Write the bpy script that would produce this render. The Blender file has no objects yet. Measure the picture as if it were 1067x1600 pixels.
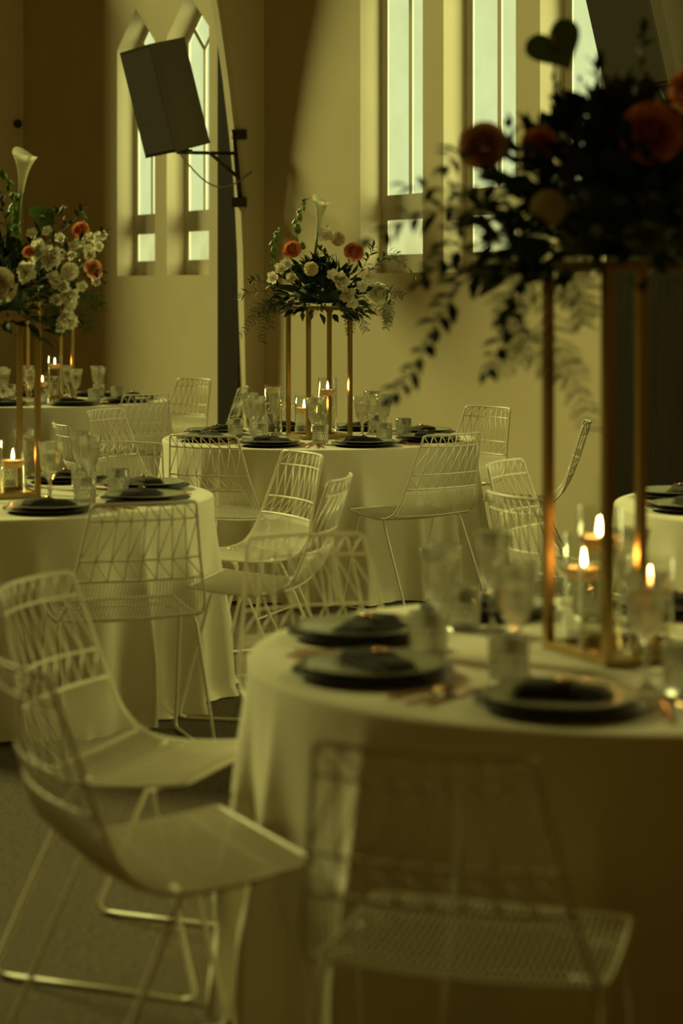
import bpy, math, random
from math import sin, cos, pi, radians as RAD, atan2, sqrt
from mathutils import Vector, Matrix, noise

# ------------------------------------------------------------------ camera / light
S = bpy.context.scene
COL = S.collection
FPX, YH, CX, CAMZ = 3222.0, 445.0, 533.5, 1.57
cd = bpy.data.cameras.new('camera'); cam = bpy.data.objects.new('camera', cd); COL.objects.link(cam)
cam.location = (0, 0, CAMZ); cam.rotation_euler = (RAD(90), 0, 0)
cd.sensor_width = 36; cd.lens = FPX/1600*36; cd.shift_y = -(800-YH)/1600
cd.clip_end = 100
cd.dof.use_dof = True; cd.dof.focus_distance = 10.3; cd.dof.aperture_fstop = 2.5; cd.dof.aperture_blades = 0
S.camera = cam
vs = S.view_settings
vs.view_transform = 'Standard'; vs.look = 'None'; vs.gamma = 1.0; vs.exposure = 0.0; vs.use_curve_mapping = False
S.cycles.transparent_max_bounces = 24
S.cycles.max_bounces = 10
S.cycles.caustics_reflective = False; S.cycles.caustics_refractive = False
S.cycles.sample_clamp_indirect = 4

W = bpy.data.worlds.new('world'); S.world = W; W.use_nodes = True
W.node_tree.nodes['Background'].inputs[0].default_value = (1.0, 0.53, 0.035, 1)
W.node_tree.nodes['Background'].inputs[1].default_value = 0.056

def area(name, loc, target, sx, sy, power, col):
    l = bpy.data.lights.new(name, 'AREA'); l.shape = 'RECTANGLE'; l.size = sx; l.size_y = sy
    l.energy = power; l.color = col
    o = bpy.data.objects.new(name, l); COL.objects.link(o); o.location = loc
    d = Vector(target)-Vector(loc)
    o.rotation_euler = d.to_track_quat('-Z', 'Y').to_euler()
    return o
# added low sun over the open far end, where no window is built
sl = bpy.data.lights.new('added_low_sun', 'SUN'); sl.energy = 2.9; sl.angle = RAD(11); sl.color = (1.0, .965, 0.29)
so = bpy.data.objects.new('added_low_sun', sl); COL.objects.link(so); so.location = (-10, 22, 9)
so.rotation_euler = Vector((.766, -.643, -.54)).to_track_quat('-Z', 'Y').to_euler()
area('side_fill', (4.3, 9.4, 3.2), (-.4, 6.8, 0.6), 2.6, 2.6, 125, (1.0, 1.0, 0.32))  # added area lamp beyond the wall's end, filling in for brighter windows

# ------------------------------------------------------------------ helpers
def at(px, py, d): return Vector(((px-CX)/FPX*d, d, CAMZ-(py-YH)/FPX*d))

class MB:
    def __init__(s): s.v = []; s.f = []
    def add(s, vs_, fs):
        b = len(s.v); s.v += [tuple(v) for v in vs_]; s.f += [tuple(i+b for i in f) for f in fs]
    def box(s, c, sz, m=None):
        x, y, z = (a/2 for a in sz)
        p = [Vector((i*x, j*y, k*z)) for i in (-1, 1) for j in (-1, 1) for k in (-1, 1)]
        if m is not None: p = [m @ q for q in p]
        p = [q+Vector(c) for q in p]
        s.add(p, [(0,1,3,2),(4,6,7,5),(0,4,5,1),(2,3,7,6),(0,2,6,4),(1,5,7,3)])
    def tube(s, pts, r, n=6, closed=False, caps=True, taper=None):
        pts = [Vector(p) for p in pts]; L = len(pts); rings = []
        nrm = None
        for i, p in enumerate(pts):
            if closed: t = pts[(i+1) % L]-pts[i-1]
            else: t = pts[min(i+1, L-1)]-pts[max(i-1, 0)]
            t = t.normalized() if t.length > 1e-9 else Vector((0, 0, 1))
            if nrm is None:
                a = Vector((0, 0, 1)) if abs(t.z) < .9 else Vector((1, 0, 0)); nrm = t.cross(a).normalized()
            else:
                nrm = (nrm - t*nrm.dot(t)); nrm = nrm.normalized() if nrm.length > 1e-6 else t.orthogonal().normalized()
            b = t.cross(nrm); rr = r*(taper(i/(L-1)) if taper else 1)
            rings.append([p+nrm*(rr*cos(2*pi*k/n))+b*(rr*sin(2*pi*k/n)) for k in range(n)])
        base = len(s.v)
        for g in rings: s.v += [tuple(q) for q in g]
        for i in range(L if closed else L-1):
            j = (i+1) % L
            for k in range(n):
                s.f.append((base+i*n+k, base+i*n+(k+1) % n, base+j*n+(k+1) % n, base+j*n+k))
        if caps and not closed:
            s.f.append(tuple(base+k for k in range(n))[::-1]); s.f.append(tuple(base+(L-1)*n+k for k in range(n)))
    def lathe(s, prof, n=24, mod=None, c=(0, 0, 0), close=False):
        base = len(s.v); m = len(prof)
        for i, (r, z) in enumerate(prof):
            for k in range(n):
                a = 2*pi*k/n; rr = r*(mod(a, i, z) if mod else 1)
                s.v.append((c[0]+rr*cos(a), c[1]+rr*sin(a), c[2]+z))
        for i in range(m if close else m-1):
            j = (i+1) % m
            for k in range(n):
                s.f.append((base+i*n+k, base+i*n+(k+1) % n, base+j*n+(k+1) % n, base+j*n+k))
    def build(s, name, mat, parent=None, smooth=True):
        me = bpy.data.meshes.new(name); me.from_pydata(s.v, [], s.f); me.update()
        if smooth: me.polygons.foreach_set('use_smooth', [True]*len(me.polygons))
        if mat: me.materials.append(mat)
        o = bpy.data.objects.new(name, me); COL.objects.link(o)
        if parent: o.parent = parent
        return o
def tag(o, label=None, cat=None, group=None, kind=None):
    if label: o['label'] = label
    if cat: o['category'] = cat
    if group: o['group'] = group
    if kind: o['kind'] = kind
    return o
def empty(name, loc=(0, 0, 0), rz=0):
    o = bpy.data.objects.new(name, None); COL.objects.link(o); o.location = loc; o.rotation_euler = (0, 0, rz)
    o.empty_display_size = .1; return o
def copy_tree(o, parent=None):
    c = o.copy(); COL.objects.link(c); c.parent = parent
    for ch in list(o.children): copy_tree(ch, c)
    return c

def mat(name, col, rough=.5, metal=0, **k):
    m = bpy.data.materials.new(name); m.use_nodes = True
    b = m.node_tree.nodes['Principled BSDF']
    b.inputs['Base Color'].default_value = (*col, 1); b.inputs['Roughness'].default_value = rough; b.inputs['Metallic'].default_value = metal
    for q, v in k.items(): b.inputs[q.replace('_', ' ')].default_value = v
    return m
def noisy(m, scale, c1, c2, bump=0, detail=4, stretch=None):
    nt = m.node_tree; b = nt.nodes['Principled BSDF']
    tc = nt.nodes.new('ShaderNodeTexCoord'); nz = nt.nodes.new('ShaderNodeTexNoise'); nz.inputs['Scale'].default_value = scale; nz.inputs['Detail'].default_value = detail
    src = tc.outputs['Object']
    if stretch:
        mp = nt.nodes.new('ShaderNodeMapping'); mp.inputs['Scale'].default_value = stretch; nt.links.new(src, mp.inputs[0]); src = mp.outputs[0]
    nt.links.new(src, nz.inputs['Vector'])
    cr = nt.nodes.new('ShaderNodeValToRGB'); cr.color_ramp.elements[0].position = .3; cr.color_ramp.elements[1].position = .7
    cr.color_ramp.elements[0].color = (*c1, 1); cr.color_ramp.elements[1].color = (*c2, 1)
    nt.links.new(nz.outputs['Fac'], cr.inputs['Fac']); nt.links.new(cr.outputs['Color'], b.inputs['Base Color'])
    if bump:
        bp = nt.nodes.new('ShaderNodeBump'); bp.inputs['Strength'].default_value = bump; bp.inputs['Distance'].default_value = .01
        nt.links.new(nz.outputs['Fac'], bp.inputs['Height']); nt.links.new(bp.outputs['Normal'], b.inputs['Normal'])
    return m
M = {}
M['wall'] = noisy(mat('wall_paint', (.6, .55, .45), .75), 2.0, (.59, .505, .33), (.64, .55, .37), .02)
M['arch'] = noisy(mat('arch_paint', (.62, .57, .47), .6), 3.0, (.76, .69, .52), (.80, .73, .56))
M['timber'] = noisy(mat('dark_timber', (.02, .015, .01), .9, Specular_IOR_Level=.1), 3.0, (.012, .007, .003), (.022, .013, .006), .05, stretch=(8, 8, .6))
M['frame'] = mat('window_frame_paint', (.62, .58, .48), .45)
M['carpet'] = noisy(mat('carpet', (.2, .15, .09), .95), 60, (.036, .025, .012), (.125, .088, .044), .6, 6)
M['cloth'] = noisy(mat('table_linen', (.78, .75, .66), .8, Sheen_Weight=.2), 220, (.77, .72, .58), (.81, .76, .62), .04)
M['chair'] = mat('white_powder_coat', (.86, .82, .70), .35)
M['charger'] = mat('black_glaze', (.012, .011, .009), .35)
M['plate'] = mat('grey_glaze', (.34, .34, .26), .25)
M['napkin'] = noisy(mat('charcoal_linen', (.02, .018, .014), .9), 300, (.016, .014, .01), (.03, .027, .02), .1)
M['rosegold'] = mat('rose_gold', (.75, .42, .22), .25, 1.0)
M['gold'] = noisy(mat('brushed_gold', (.5, .34, .12), .3, 1.0), 30, (.42, .29, .10), (.54, .38, .15), stretch=(1, 1, .05))
M['wax'] = mat('wax', (.86, .76, .55), .5)
_nt = M['wax'].node_tree; _tr = _nt.nodes.new('ShaderNodeBsdfTranslucent'); _tr.inputs[0].default_value = (.92, .80, .56, 1)
_mx = _nt.nodes.new('ShaderNodeMixShader'); _mx.inputs[0].default_value = .6
_nt.links.new(_nt.nodes['Principled BSDF'].outputs[0], _mx.inputs[1]); _nt.links.new(_tr.outputs[0], _mx.inputs[2]); _nt.links.new(_mx.outputs[0], _nt.nodes['Material Output'].inputs[0])
M['wick'] = mat('wick', (.03, .02, .02), .9)
M['speaker'] = noisy(mat('speaker_grille', (.06, .05, .035), .85), 400, (.06, .048, .03), (.085, .068, .044), .2)
M['cabinet'] = mat('speaker_cabinet', (.09, .072, .045), .9, Specular_IOR_Level=.15)
M['steel'] = mat('dark_steel', (.05, .042, .03), .5, .3)
M['cable'] = mat('grey_cable', (.35, .33, .28), .6)
def leafmat(n, c1, c2, rough=.45):
    m = noisy(mat(n, c1, rough, Specular_IOR_Level=.25), 14, c1, c2); return m
M['leaf'] = leafmat('dark_leaf', (.018, .036, .011), (.04, .07, .024), .6)
M['leaf2'] = leafmat('mid_leaf', (.05, .10, .03), (.10, .17, .055))
M['bell'] = leafmat('bells_green', (.16, .27, .07), (.24, .36, .11))
M['anth'] = leafmat('glossy_green', (.10, .22, .05), (.16, .30, .08), .25)
M['fern'] = leafmat('fern_green', (.05, .10, .03), (.09, .15, .05))
M['white'] = mat('white_petal', (.90, .87, .76), .6)
M['cream'] = mat('cream_petal', (.82, .75, .55), .65)
M['orange'] = mat('coral_petal', (.80, .33, .16), .65)
M['peach'] = mat('peach_petal', (.75, .42, .24), .6)
M['stem'] = mat('green_stem', (.06, .10, .03), .6)
M['calla'] = noisy(mat('calla_spathe', (.85, .84, .7), .4), 6, (.86, .85, .72), (.80, .82, .64))

def thin(m, col, fac):                       # petals let some light through
    nt = m.node_tree; t = nt.nodes.new('ShaderNodeBsdfTranslucent'); t.inputs[0].default_value = (*col, 1)
    x = nt.nodes.new('ShaderNodeMixShader'); x.inputs[0].default_value = fac
    nt.links.new(nt.nodes['Principled BSDF'].outputs[0], x.inputs[1]); nt.links.new(t.outputs[0], x.inputs[2]); nt.links.new(x.outputs[0], nt.nodes['Material Output'].inputs[0])
for k_, c_ in (('white', (.92, .88, .74)), ('cream', (.85, .76, .54)), ('orange', (.85, .36, .16)), ('peach', (.8, .46, .26)), ('calla', (.9, .88, .7))): thin(M[k_], c_, .4)
def emis(name, col, st):
    m = bpy.data.materials.new(name); m.use_nodes = True; nt = m.node_tree; nt.nodes.clear()
    e = nt.nodes.new('ShaderNodeEmission'); e.inputs[0].default_value = (*col, 1); e.inputs[1].default_value = st
    o = nt.nodes.new('ShaderNodeOutputMaterial'); nt.links.new(e.outputs[0], o.inputs[0]); return m
M['flame'] = emis('flame', (1.0, .46, .11), 240)
def frosted(name, lo, hi):
    m = emis(name, hi, 1.0); nt = m.node_tree; e = [n for n in nt.nodes if n.type == 'EMISSION'][0]
    tc = nt.nodes.new('ShaderNodeTexCoord'); nz = nt.nodes.new('ShaderNodeTexNoise'); nz.inputs['Scale'].default_value = 3.0; nz.inputs['Detail'].default_value = 8
    nt.links.new(tc.outputs['Object'], nz.inputs['Vector'])
    cr = nt.nodes.new('ShaderNodeValToRGB'); cr.color_ramp.elements[0].position = .25; cr.color_ramp.elements[1].position = .6
    cr.color_ramp.elements[0].color = (*lo, 1); cr.color_ramp.elements[1].color = (*hi, 1)
    nt.links.new(nz.outputs['Fac'], cr.inputs['Fac']); nt.links.new(cr.outputs['Color'], e.inputs[0]); return m
def see_through(m, fac):
    nt = m.node_tree; e = [n for n in nt.nodes if n.type == 'EMISSION'][0]; o = [n for n in nt.nodes if n.type == 'OUTPUT_MATERIAL'][0]
    e.inputs[1].default_value = 1/(1-fac*fac)
    t = nt.nodes.new('ShaderNodeBsdfTransparent'); mx = nt.nodes.new('ShaderNodeMixShader'); mx.inputs[0].default_value = fac
    nt.links.new(e.outputs[0], mx.inputs[1]); nt.links.new(t.outputs[0], mx.inputs[2]); nt.links.new(mx.outputs[0], o.inputs[0]); return m
M['pane'] = see_through(frosted('frosted_daylit_glass', (.60, .69, .29), (.68, .79, .36)), .6)
M['pane_low'] = see_through(frosted('frosted_daylit_glass_low', (.50, .47, .15), (.66, .72, .29)), .6)

def glassmat(name, rough, fac, bumpk=None):
    m = bpy.data.materials.new(name); m.use_nodes = True; nt = m.node_tree; nt.nodes.clear()
    g = nt.nodes.new('ShaderNodeBsdfGlass'); g.inputs['Roughness'].default_value = rough; g.inputs['IOR'].default_value = 1.46
    g.inputs['Color'].default_value = (.97, .97, .95, 1)
    t = nt.nodes.new('ShaderNodeBsdfTransparent'); t.inputs[0].default_value = (.97, .97, .95, 1)
    mx = nt.nodes.new('ShaderNodeMixShader'); mx.inputs[0].default_value = fac
    o = nt.nodes.new('ShaderNodeOutputMaterial')
    nt.links.new(t.outputs[0], mx.inputs[1]); nt.links.new(g.outputs[0], mx.inputs[2]); nt.links.new(mx.outputs[0], o.inputs[0])
    if bumpk:
        n_a, n_z, z0, z1 = bumpk
        tc = nt.nodes.new('ShaderNodeTexCoord'); sp = nt.nodes.new('ShaderNodeSeparateXYZ'); nt.links.new(tc.outputs['Object'], sp.inputs[0])
        def mth(op, a, b=None):
            q = nt.nodes.new('ShaderNodeMath'); q.operation = op
            for i, v in enumerate((a, b)):
                if v is None: continue
                if isinstance(v, (int, float)): q.inputs[i].default_value = v
                else: nt.links.new(v, q.inputs[i])
            return q.outputs[0]
        ang = mth('MULTIPLY', mth('ARCTAN2', sp.outputs[1], sp.outputs[0]), n_a)
        zz = mth('MULTIPLY', sp.outputs[2], n_z)
        a = mth('ABSOLUTE', mth('SINE', mth('ADD', ang, zz))); b = mth('ABSOLUTE', mth('SINE', mth('SUBTRACT', ang, zz)))
        h = mth('MINIMUM', a, b)
        inz = mth('MULTIPLY', mth('GREATER_THAN', sp.outputs[2], z0), mth('LESS_THAN', sp.outputs[2], z1))
        h = mth('MULTIPLY', h, inz)
        bp = nt.nodes.new('ShaderNodeBump'); bp.inputs['Strength'].default_value = 1.0; bp.inputs['Distance'].default_value = .003
        nt.links.new(h, bp.inputs['Height']); nt.links.new(bp.outputs['Normal'], g.inputs['Normal'])
    return m
def clearmat(name, tint, ior):
    m = bpy.data.materials.new(name); m.use_nodes = True; nt = m.node_tree; nt.nodes.clear()
    g = nt.nodes.new('ShaderNodeBsdfGlossy'); g.inputs['Roughness'].default_value = .02
    t = nt.nodes.new('ShaderNodeBsdfTransparent'); t.inputs[0].default_value = (*tint, 1)
    lw = nt.nodes.new('ShaderNodeLayerWeight'); lw.inputs[0].default_value = .5
    pw = nt.nodes.new('ShaderNodeMath'); pw.operation = 'POWER'; pw.inputs[1].default_value = 3.5; nt.links.new(lw.outputs['Facing'], pw.inputs[0])
    f = nt.nodes.new('ShaderNodeMath'); f.operation = 'MULTIPLY_ADD'; f.inputs[1].default_value = ior; f.inputs[2].default_value = .05*ior; nt.links.new(pw.outputs[0], f.inputs[0])
    mx = nt.nodes.new('ShaderNodeMixShader'); o = nt.nodes.new('ShaderNodeOutputMaterial')
    nt.links.new(f.outputs[0], mx.inputs[0]); nt.links.new(t.outputs[0], mx.inputs[1]); nt.links.new(g.outputs[0], mx.inputs[2]); nt.links.new(mx.outputs[0], o.inputs[0]); return m
M['vase'] = clearmat('clear_glass', (.97, .975, .96), .75)
M['water'] = clearmat('water', (.98, .985, .97), .35)
M['crystal'] = glassmat('cut_crystal', .01, .75, (9, 110, .012, .072))
M['goblet'] = glassmat('fluted_crystal', .0, .6, (8, 90, .10, .155))

# ------------------------------------------------------------------ room
TH = RAD(62); U = Vector((cos(TH), -sin(TH), 0)); N = Vector((-sin(TH), -cos(TH), 0)); W0 = Vector((.128, 14.0, 0))
def wp(t, z, p=0): return W0 + U*t + N*p + Vector((0, 0, z))     # p > 0 into the room
fl = MB(); fl.add([(-16, -3, 0), (8, -3, 0), (8, 30, 0), (-16, 30, 0)], [(0, 1, 2, 3)])
tag(fl.build('floor', M['carpet'], smooth=False), 'brown speckled carpet floor of the hall', kind='structure')
cl_ = MB(); cl_.box((-4, 5.85, 5.65), (24, 8.3, .1))  # unseen slab overhead, added to keep the sun off the foreground
tag(cl_.build('sun_blocker', M['wall'], smooth=False), 'unseen slab added to shade the near half of the hall', kind='structure')
WT, WB, OW, ZS, ZSP, ZAP, DEP = 5.6, 0.0, .84, 1.648, 3.60, 3.92, .20
wins = [-4.42, -3.33, 0.0, 1.10, 2.20]
w = MB()
edges = [-13.0]
for t in wins: edges += [t, t+OW]
edges.append(4.7)
def quad(*p): w.add(p, [(0, 1, 2, 3)])
for i in range(0, len(edges), 2):
    a, b = edges[i], edges[i+1]; quad(wp(a, WB), wp(b, WB), wp(b, WT), wp(a, WT))
for t in wins:
    a, b, c = t, t+OW, t+OW/2
    quad(wp(a, WB), wp(b, WB), wp(b, ZS), wp(a, ZS))
    w.add([wp(a, ZSP), wp(c, ZAP), wp(c, WT), wp(a, WT)], [(0, 1, 2, 3)])
    w.add([wp(c, ZAP), wp(b, ZSP), wp(b, WT), wp(c, WT)], [(0, 1, 2, 3)])
    out = [(a, ZS), (b, ZS), (b, ZSP), (c, ZAP), (a, ZSP)]
    ins = [(a+.03, ZS+.0), (b-.03, ZS+.0), (b-.03, ZSP-.02), (c, ZAP-.04), (a+.03, ZSP-.02)]
    for k in range(5):
        j = (k+1) % 5
        quad(wp(*out[k]), wp(*out[j]), wp(*ins[j], -DEP), wp(*ins[k], -DEP))
tag(w.build('wall_right', M['wall'], smooth=False), 'cream plaster side wall with deep pointed windows', kind='structure')

def bar2(mb, p1, p2, wd, dep, p0):
    # a flat bar in the window plane from p1 to p2 (t,z), width wd, depth dep, front at p0
    a = Vector((p1[0], p1[1])); b = Vector((p2[0], p2[1])); d = (b-a).normalized(); q = Vector((-d.y, d.x))*(wd/2)
    cs = [a+q, a-q, b-q, b+q]
    f = [wp(c.x, c.y, p0) for c in cs]; k = [wp(c.x, c.y, p0-dep) for c in cs]
    mb.add(f+k, [(0, 1, 2, 3), (7, 6, 5, 4), (0, 4, 5, 1), (1, 5, 6, 2), (2, 6, 7, 3), (3, 7, 4, 0)])
wl = ['leftmost pointed window, left of the hanging speaker', 'pointed window behind the hanging speaker', 'pointed window left of the centre window group', 'middle pointed window of the right-hand group', 'pointed window behind the tall dark flower arrangement']
for i, t in enumerate(wins):
    root = empty('window_%d' % (i+1), wp(t+OW/2, ZS)); tag(root, 'frosted ' + wl[i], kind='structure')
    inv = Matrix.Translation(-root.location)
    def bb(mb, name, m, smooth=False):
        mb.v = [tuple(Vector(v)-root.location) for v in mb.v]; return mb.build(name, m, root, smooth)
    a, b, c = t+.03, t+OW-.03, t+OW/2; fw = .085; P0 = -DEP+.05
    fr = MB()
    bar2(fr, (a, ZS), (a, ZSP), fw*1.9, .010, P0); bar2(fr, (b, ZS), (b, ZSP), fw*1.9, .010, P0)
    bar2(fr, (a, ZS+.05), (b, ZS+.05), .15, .010, P0)
    bar2(fr, (a, ZSP-.02), (c, ZAP-.04), fw*1.7, .010, P0); bar2(fr, (b, ZSP-.02), (c, ZAP-.04), fw*1.7, .010, P0)
    bb(fr, 'frame', M['frame'])
    tr = MB(); bar2(tr, (a+.07, 2.09), (b-.07, 2.09), .17, .014, P0+.004); bb(tr, 'transom', M['frame'])
    mu = MB(); bar2(mu, (c, 2.15), (c, 3.49), .045, .010, P0-.001); bb(mu, 'muntin', M['frame'])
    dx = .18
    for sg in (-1, 1):
        br = MB(); bar2(br, (c, 3.47), (c+sg*dx*1.35, 3.47+.155*1.35), .04, .009, P0-.002); bb(br, 'tracery_bar', M['frame'])
    def pane(poly, m):
        pm = MB(); f = [wp(x, z, P0-.004) for x, z in poly]; k = [wp(x, z, P0-.008) for x, z in poly]; n_ = len(poly)
        pm.add(f+k, [tuple(range(n_)), tuple(range(n_, 2*n_))[::-1]]+[(q, q+n_, (q+1) % n_+n_, (q+1) % n_) for q in range(n_)])
        bb(pm, 'pane', m)
    pane([(a+.05, ZS+.10), (b-.05, ZS+.10), (b-.05, 2.03), (a+.05, 2.03)], M['pane_low'])
    pane([(a+.05, 2.15), (c, 2.15), (c, 3.47), (c-dx*1.3, 3.67), (a+.05, 3.60)], M['pane'])
    pane([(c, 2.15), (b-.05, 2.15), (b-.05, 3.60), (c+dx*1.3, 3.67), (c, 3.47)], M['pane'])
    pane([(c, 3.47), (c+dx*1.3, 3.67), (c, ZAP-.09), (c-dx*1.3, 3.67)], M['pane'])
    # daylight outside this window, slanting in from the near end of the building
    lo_ = area('window_daylight', wp(t+1.9, 3.0, -.95), wp(t+.05, 2.5, -.12), .7, 2.4, 75, (.95, 1.0, .40))

# ribs: dark pier + pale arch plate whose front leans into the room with height
def rib(i, tj, wid, pp, lab, k_=1.0):
    root = empty('trim_%d' % i, wp(tj, 0)); tag(root, lab, kind='structure')
    def bb(mb, name, m): mb.v = [tuple(Vector(v)-root.location) for v in mb.v]; return mb.build(name, m, root, False)
    pm = MB(); a, b = tj-wid, tj-.13
    f = []
    for t in (a, b):
        for p in (pp, 0): f += [wp(t, 0, p), wp(t, WT, p)]
    pm.add(f, [(0, 1, 5, 4), (0, 2, 3, 1), (4, 5, 7, 6), (1, 3, 7, 5)]); bb(pm, 'pier', M['timber'])
    am = MB(); zs = [0, .6, 1.2, 1.8, 2.3, 2.7, 3.1, 3.5, 3.9, 4.5, WT]
    def prot(z): return 1.12 if k_ == 0 else k_*(.125 + .05*max(0, min(1, (z-.3)/2.2)) + .21*max(0, (z-2.0)/1.75)**1.5)
    for z in zs:
        for t, p in ((tj-.13, 0), (tj-.13, prot(z)), (tj-.03, prot(z)), (tj, prot(z)-.03), (tj, 0)): am.v.append(tuple(wp(t, z, p)))
    for k in range(len(zs)-1):
        for j in range(4): am.f.append((k*5+j, k*5+j+1, k*5+5+j+1, k*5+5+j))
    bb(am, 'arch', M['arch'])
rib(1, -1.50, .50, .15, 'dark timber pier with pale leaning arch beside the hanging speaker')
rib(2, -6.86, .50, 1.10, 'pale arch and pier at the far left edge of the wall', 0)  # protrusion deepened out of view so its shadow reaches further along the wall
rib(3, 4.05, .97, .15, 'wide dark timber pier behind the nearest gold stand')

# small round fitting on the far-left arch
k_ = MB(); kp = at(15, 192, 19.93)
k_.lathe([(0, .03), (.03, .03), (.042, .012), (.045, 0), (0, 0)], 14)
o = k_.build('wall_fitting', M['steel']); o.location = wp(-6.86, kp.z) + N*.06 ; o.rotation_euler = U.to_track_quat('Z', 'Y').to_euler()
tag(o, 'small round dark fitting on the pale arch at upper left', 'fitting')

# ------------------------------------------------------------------ speakers
def speaker(center, lean, yaw, mount_t, mount_z, lab, short):
    root = empty('loudspeaker', center)
    up = Vector((-sin(lean), -.10, cos(lean))).normalized()
    f0 = Vector((sin(yaw), -cos(yaw), 0)); fwd = (f0-up*f0.dot(up)).normalized(); rt = fwd.cross(up)
    R3 = Matrix((rt, fwd, up)).transposed()
    root.rotation_euler = R3.to_euler()
    H = .37
    out = [(-.215, .17), (.215, .17), (.215, .10), (.12, -.18), (-.12, -.18), (-.215, .10)]
    def prism(o_, z0, z1):
        m = MB(); n_ = len(o_); m.add([(x, y, z0) for x, y in o_]+[(x, y, z1) for x, y in o_],
            [tuple(range(n_))[::-1], tuple(range(n_, 2*n_))]+[(q, (q+1) % n_, (q+1) % n_+n_, q+n_) for q in range(n_)]); return m
    prism(out, -H, H).build('cabinet', M['cabinet'], root, False)
    prism([(x*1.02, y*1.02) for x, y in out], H, H+.018).build('top_cap', M['cabinet'], root, False)
    prism([(x*1.02, y*1.02) for x, y in out], -H-.018, -H).build('bottom_cap', M['cabinet'], root, False)
    g = MB(); g.box((0, .172, 0), (.425, .008, .735)); g.build('grille', M['speaker'], root, False)
    tag(root, lab, 'speaker')
    # wall bracket
    b = empty('speaker_bracket', wp(mount_t, mount_z)); bl = b.location
    def L(v): return tuple(Vector(v)-bl)
    pr = .125+.05+.21*max(0, (mount_z-2.0)/1.75)**1.5 + .02
    t0 = mount_t
    m = MB(); m.tube([L(wp(t0, mount_z-.27, pr-.03)), L(wp(t0, mount_z+.27, pr+.03))], .018, 8); m.build('rail', M['steel'], b)
    for dz in (-.25, .25):
        m = MB(); m.box(L(wp(t0-.02, mount_z+dz, pr-.03)), (.11, .11, .07)); m.build('clamp', M['steel'], b, False)
    bot = Vector(center) - up*(H+.03)
    m = MB(); m.tube([L(wp(t0, mount_z+.11, pr)), L(bot+rt*.05), L(bot-rt*.08)], .014, 6); m.build('arm', M['steel'], b)
    mid = (wp(t0, mount_z+.11, pr)+bot)/2
    m = MB(); m.tube([L(wp(t0, mount_z-.06, pr)), L(mid)], .013, 6); m.build('brace', M['steel'], b)
    m = MB(); m.box(L(bot+up*.006), (.16, .10, .02)); m.build('mounting_plate', M['steel'], b, False)
    q0 = bot+rt*.03; q1 = wp(t0+.0, mount_z-.02, .1); pts = []
    for i in range(11):
        s_ = i/10; p = q0.lerp(q1, s_); p.z -= .18*sin(pi*s_); pts.append(L(p))
    m = MB(); m.tube(pts, .006, 5); m.build('cable', M['cable'], b)
    tag(b, 'dark steel wall bracket holding the ' + short, 'bracket')
speaker(at(262, 152, 14.75), RAD(13.5), RAD(-56), -1.50, 2.43, 'black loudspeaker tilted on a wall bracket in front of left windows', 'left hanging loudspeaker')
speaker(at(1008, 8, 10.0), RAD(13.5), RAD(-56), 4.0, 2.43, 'black loudspeaker in the top right corner above flowers', 'top right loudspeaker')

# ------------------------------------------------------------------ tables
TR, TZ = .83, .76
TABLES = {'centre': (-.119, 10.94), 'left': (-1.319, 7.91), 'far left': (-2.04, 14.44), 'near right': (.622, 4.53), 'far right': (1.84, 7.6)}
def cloth_mesh(seed):
    rnd = random.Random(seed); n = 384
    comps = [(k, rnd.uniform(0, 2*pi), rnd.uniform(.5, 1)) for k in (7, 9, 11, 13, 17)]
    def fold(a):
        v = sum(w_*sin(k*a+p) for k, p, w_ in comps)/1.6
        return 1.0-2*(sqrt(sin(v*1.25)**2+.02)-.14)
    m = MB(); rows = []
    for r in (.25, .5, .7, .8): rows.append([(r*cos(2*pi*k/n), r*sin(2*pi*k/n), TZ) for k in range(n)])
    for j in range(4):
        q = (j+1)/4*pi/2; rows.append([((TR-.012+.012*sin(q))*cos(2*pi*k/n), (TR-.012+.012*sin(q))*sin(2*pi*k/n), TZ-.012*(1-cos(q))) for k in range(n)])
    NZ = 20
    for j in range(1, NZ+1):
        t = j/NZ; z = (TZ-.012)*(1-t)+.006*t; row = []
        for k in range(n):
            a = 2*pi*k/n; am = .056*min(1, t*1.5)**1.3
            r = TR + .035*t + am*(fold(a+.02*sin(2*t+seed))) + (.035 if t > .96 else 0)*max(0, fold(a*1.0+1))
            r = max(r, TR-.05)
            row.append((r*cos(a), r*sin(a), z))
        rows.append(row)
    m.v = [(0, 0, TZ)]
    for row in rows: m.v += row
    for k in range(n): m.f.append((0, 1+k, 1+(k+1) % n))
    for i in range(len(rows)-1):
        for k in range(n):
            a = 1+i*n; b = a+n; m.f.append((a+k, b+k, b+(k+1) % n, a+(k+1) % n))
    return m
for i, (nm, (x, y)) in enumerate(TABLES.items()):
    o = cloth_mesh(i*7+3).build('tablecloth', M['cloth']); o.location = (x, y, 0); o.rotation_euler = (0, 0, 0)
    tag(o, 'floor-length cream cloth over the %s round table' % nm, 'tablecloth', 'tablecloths on the round tables')

PLW = ['right-hand far', 'far right', 'far left', 'left-hand far', 'left-hand near', 'near left', 'near right', 'right-hand near']
def place_word(a): return PLW[int((a % 360)//45)]

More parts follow.
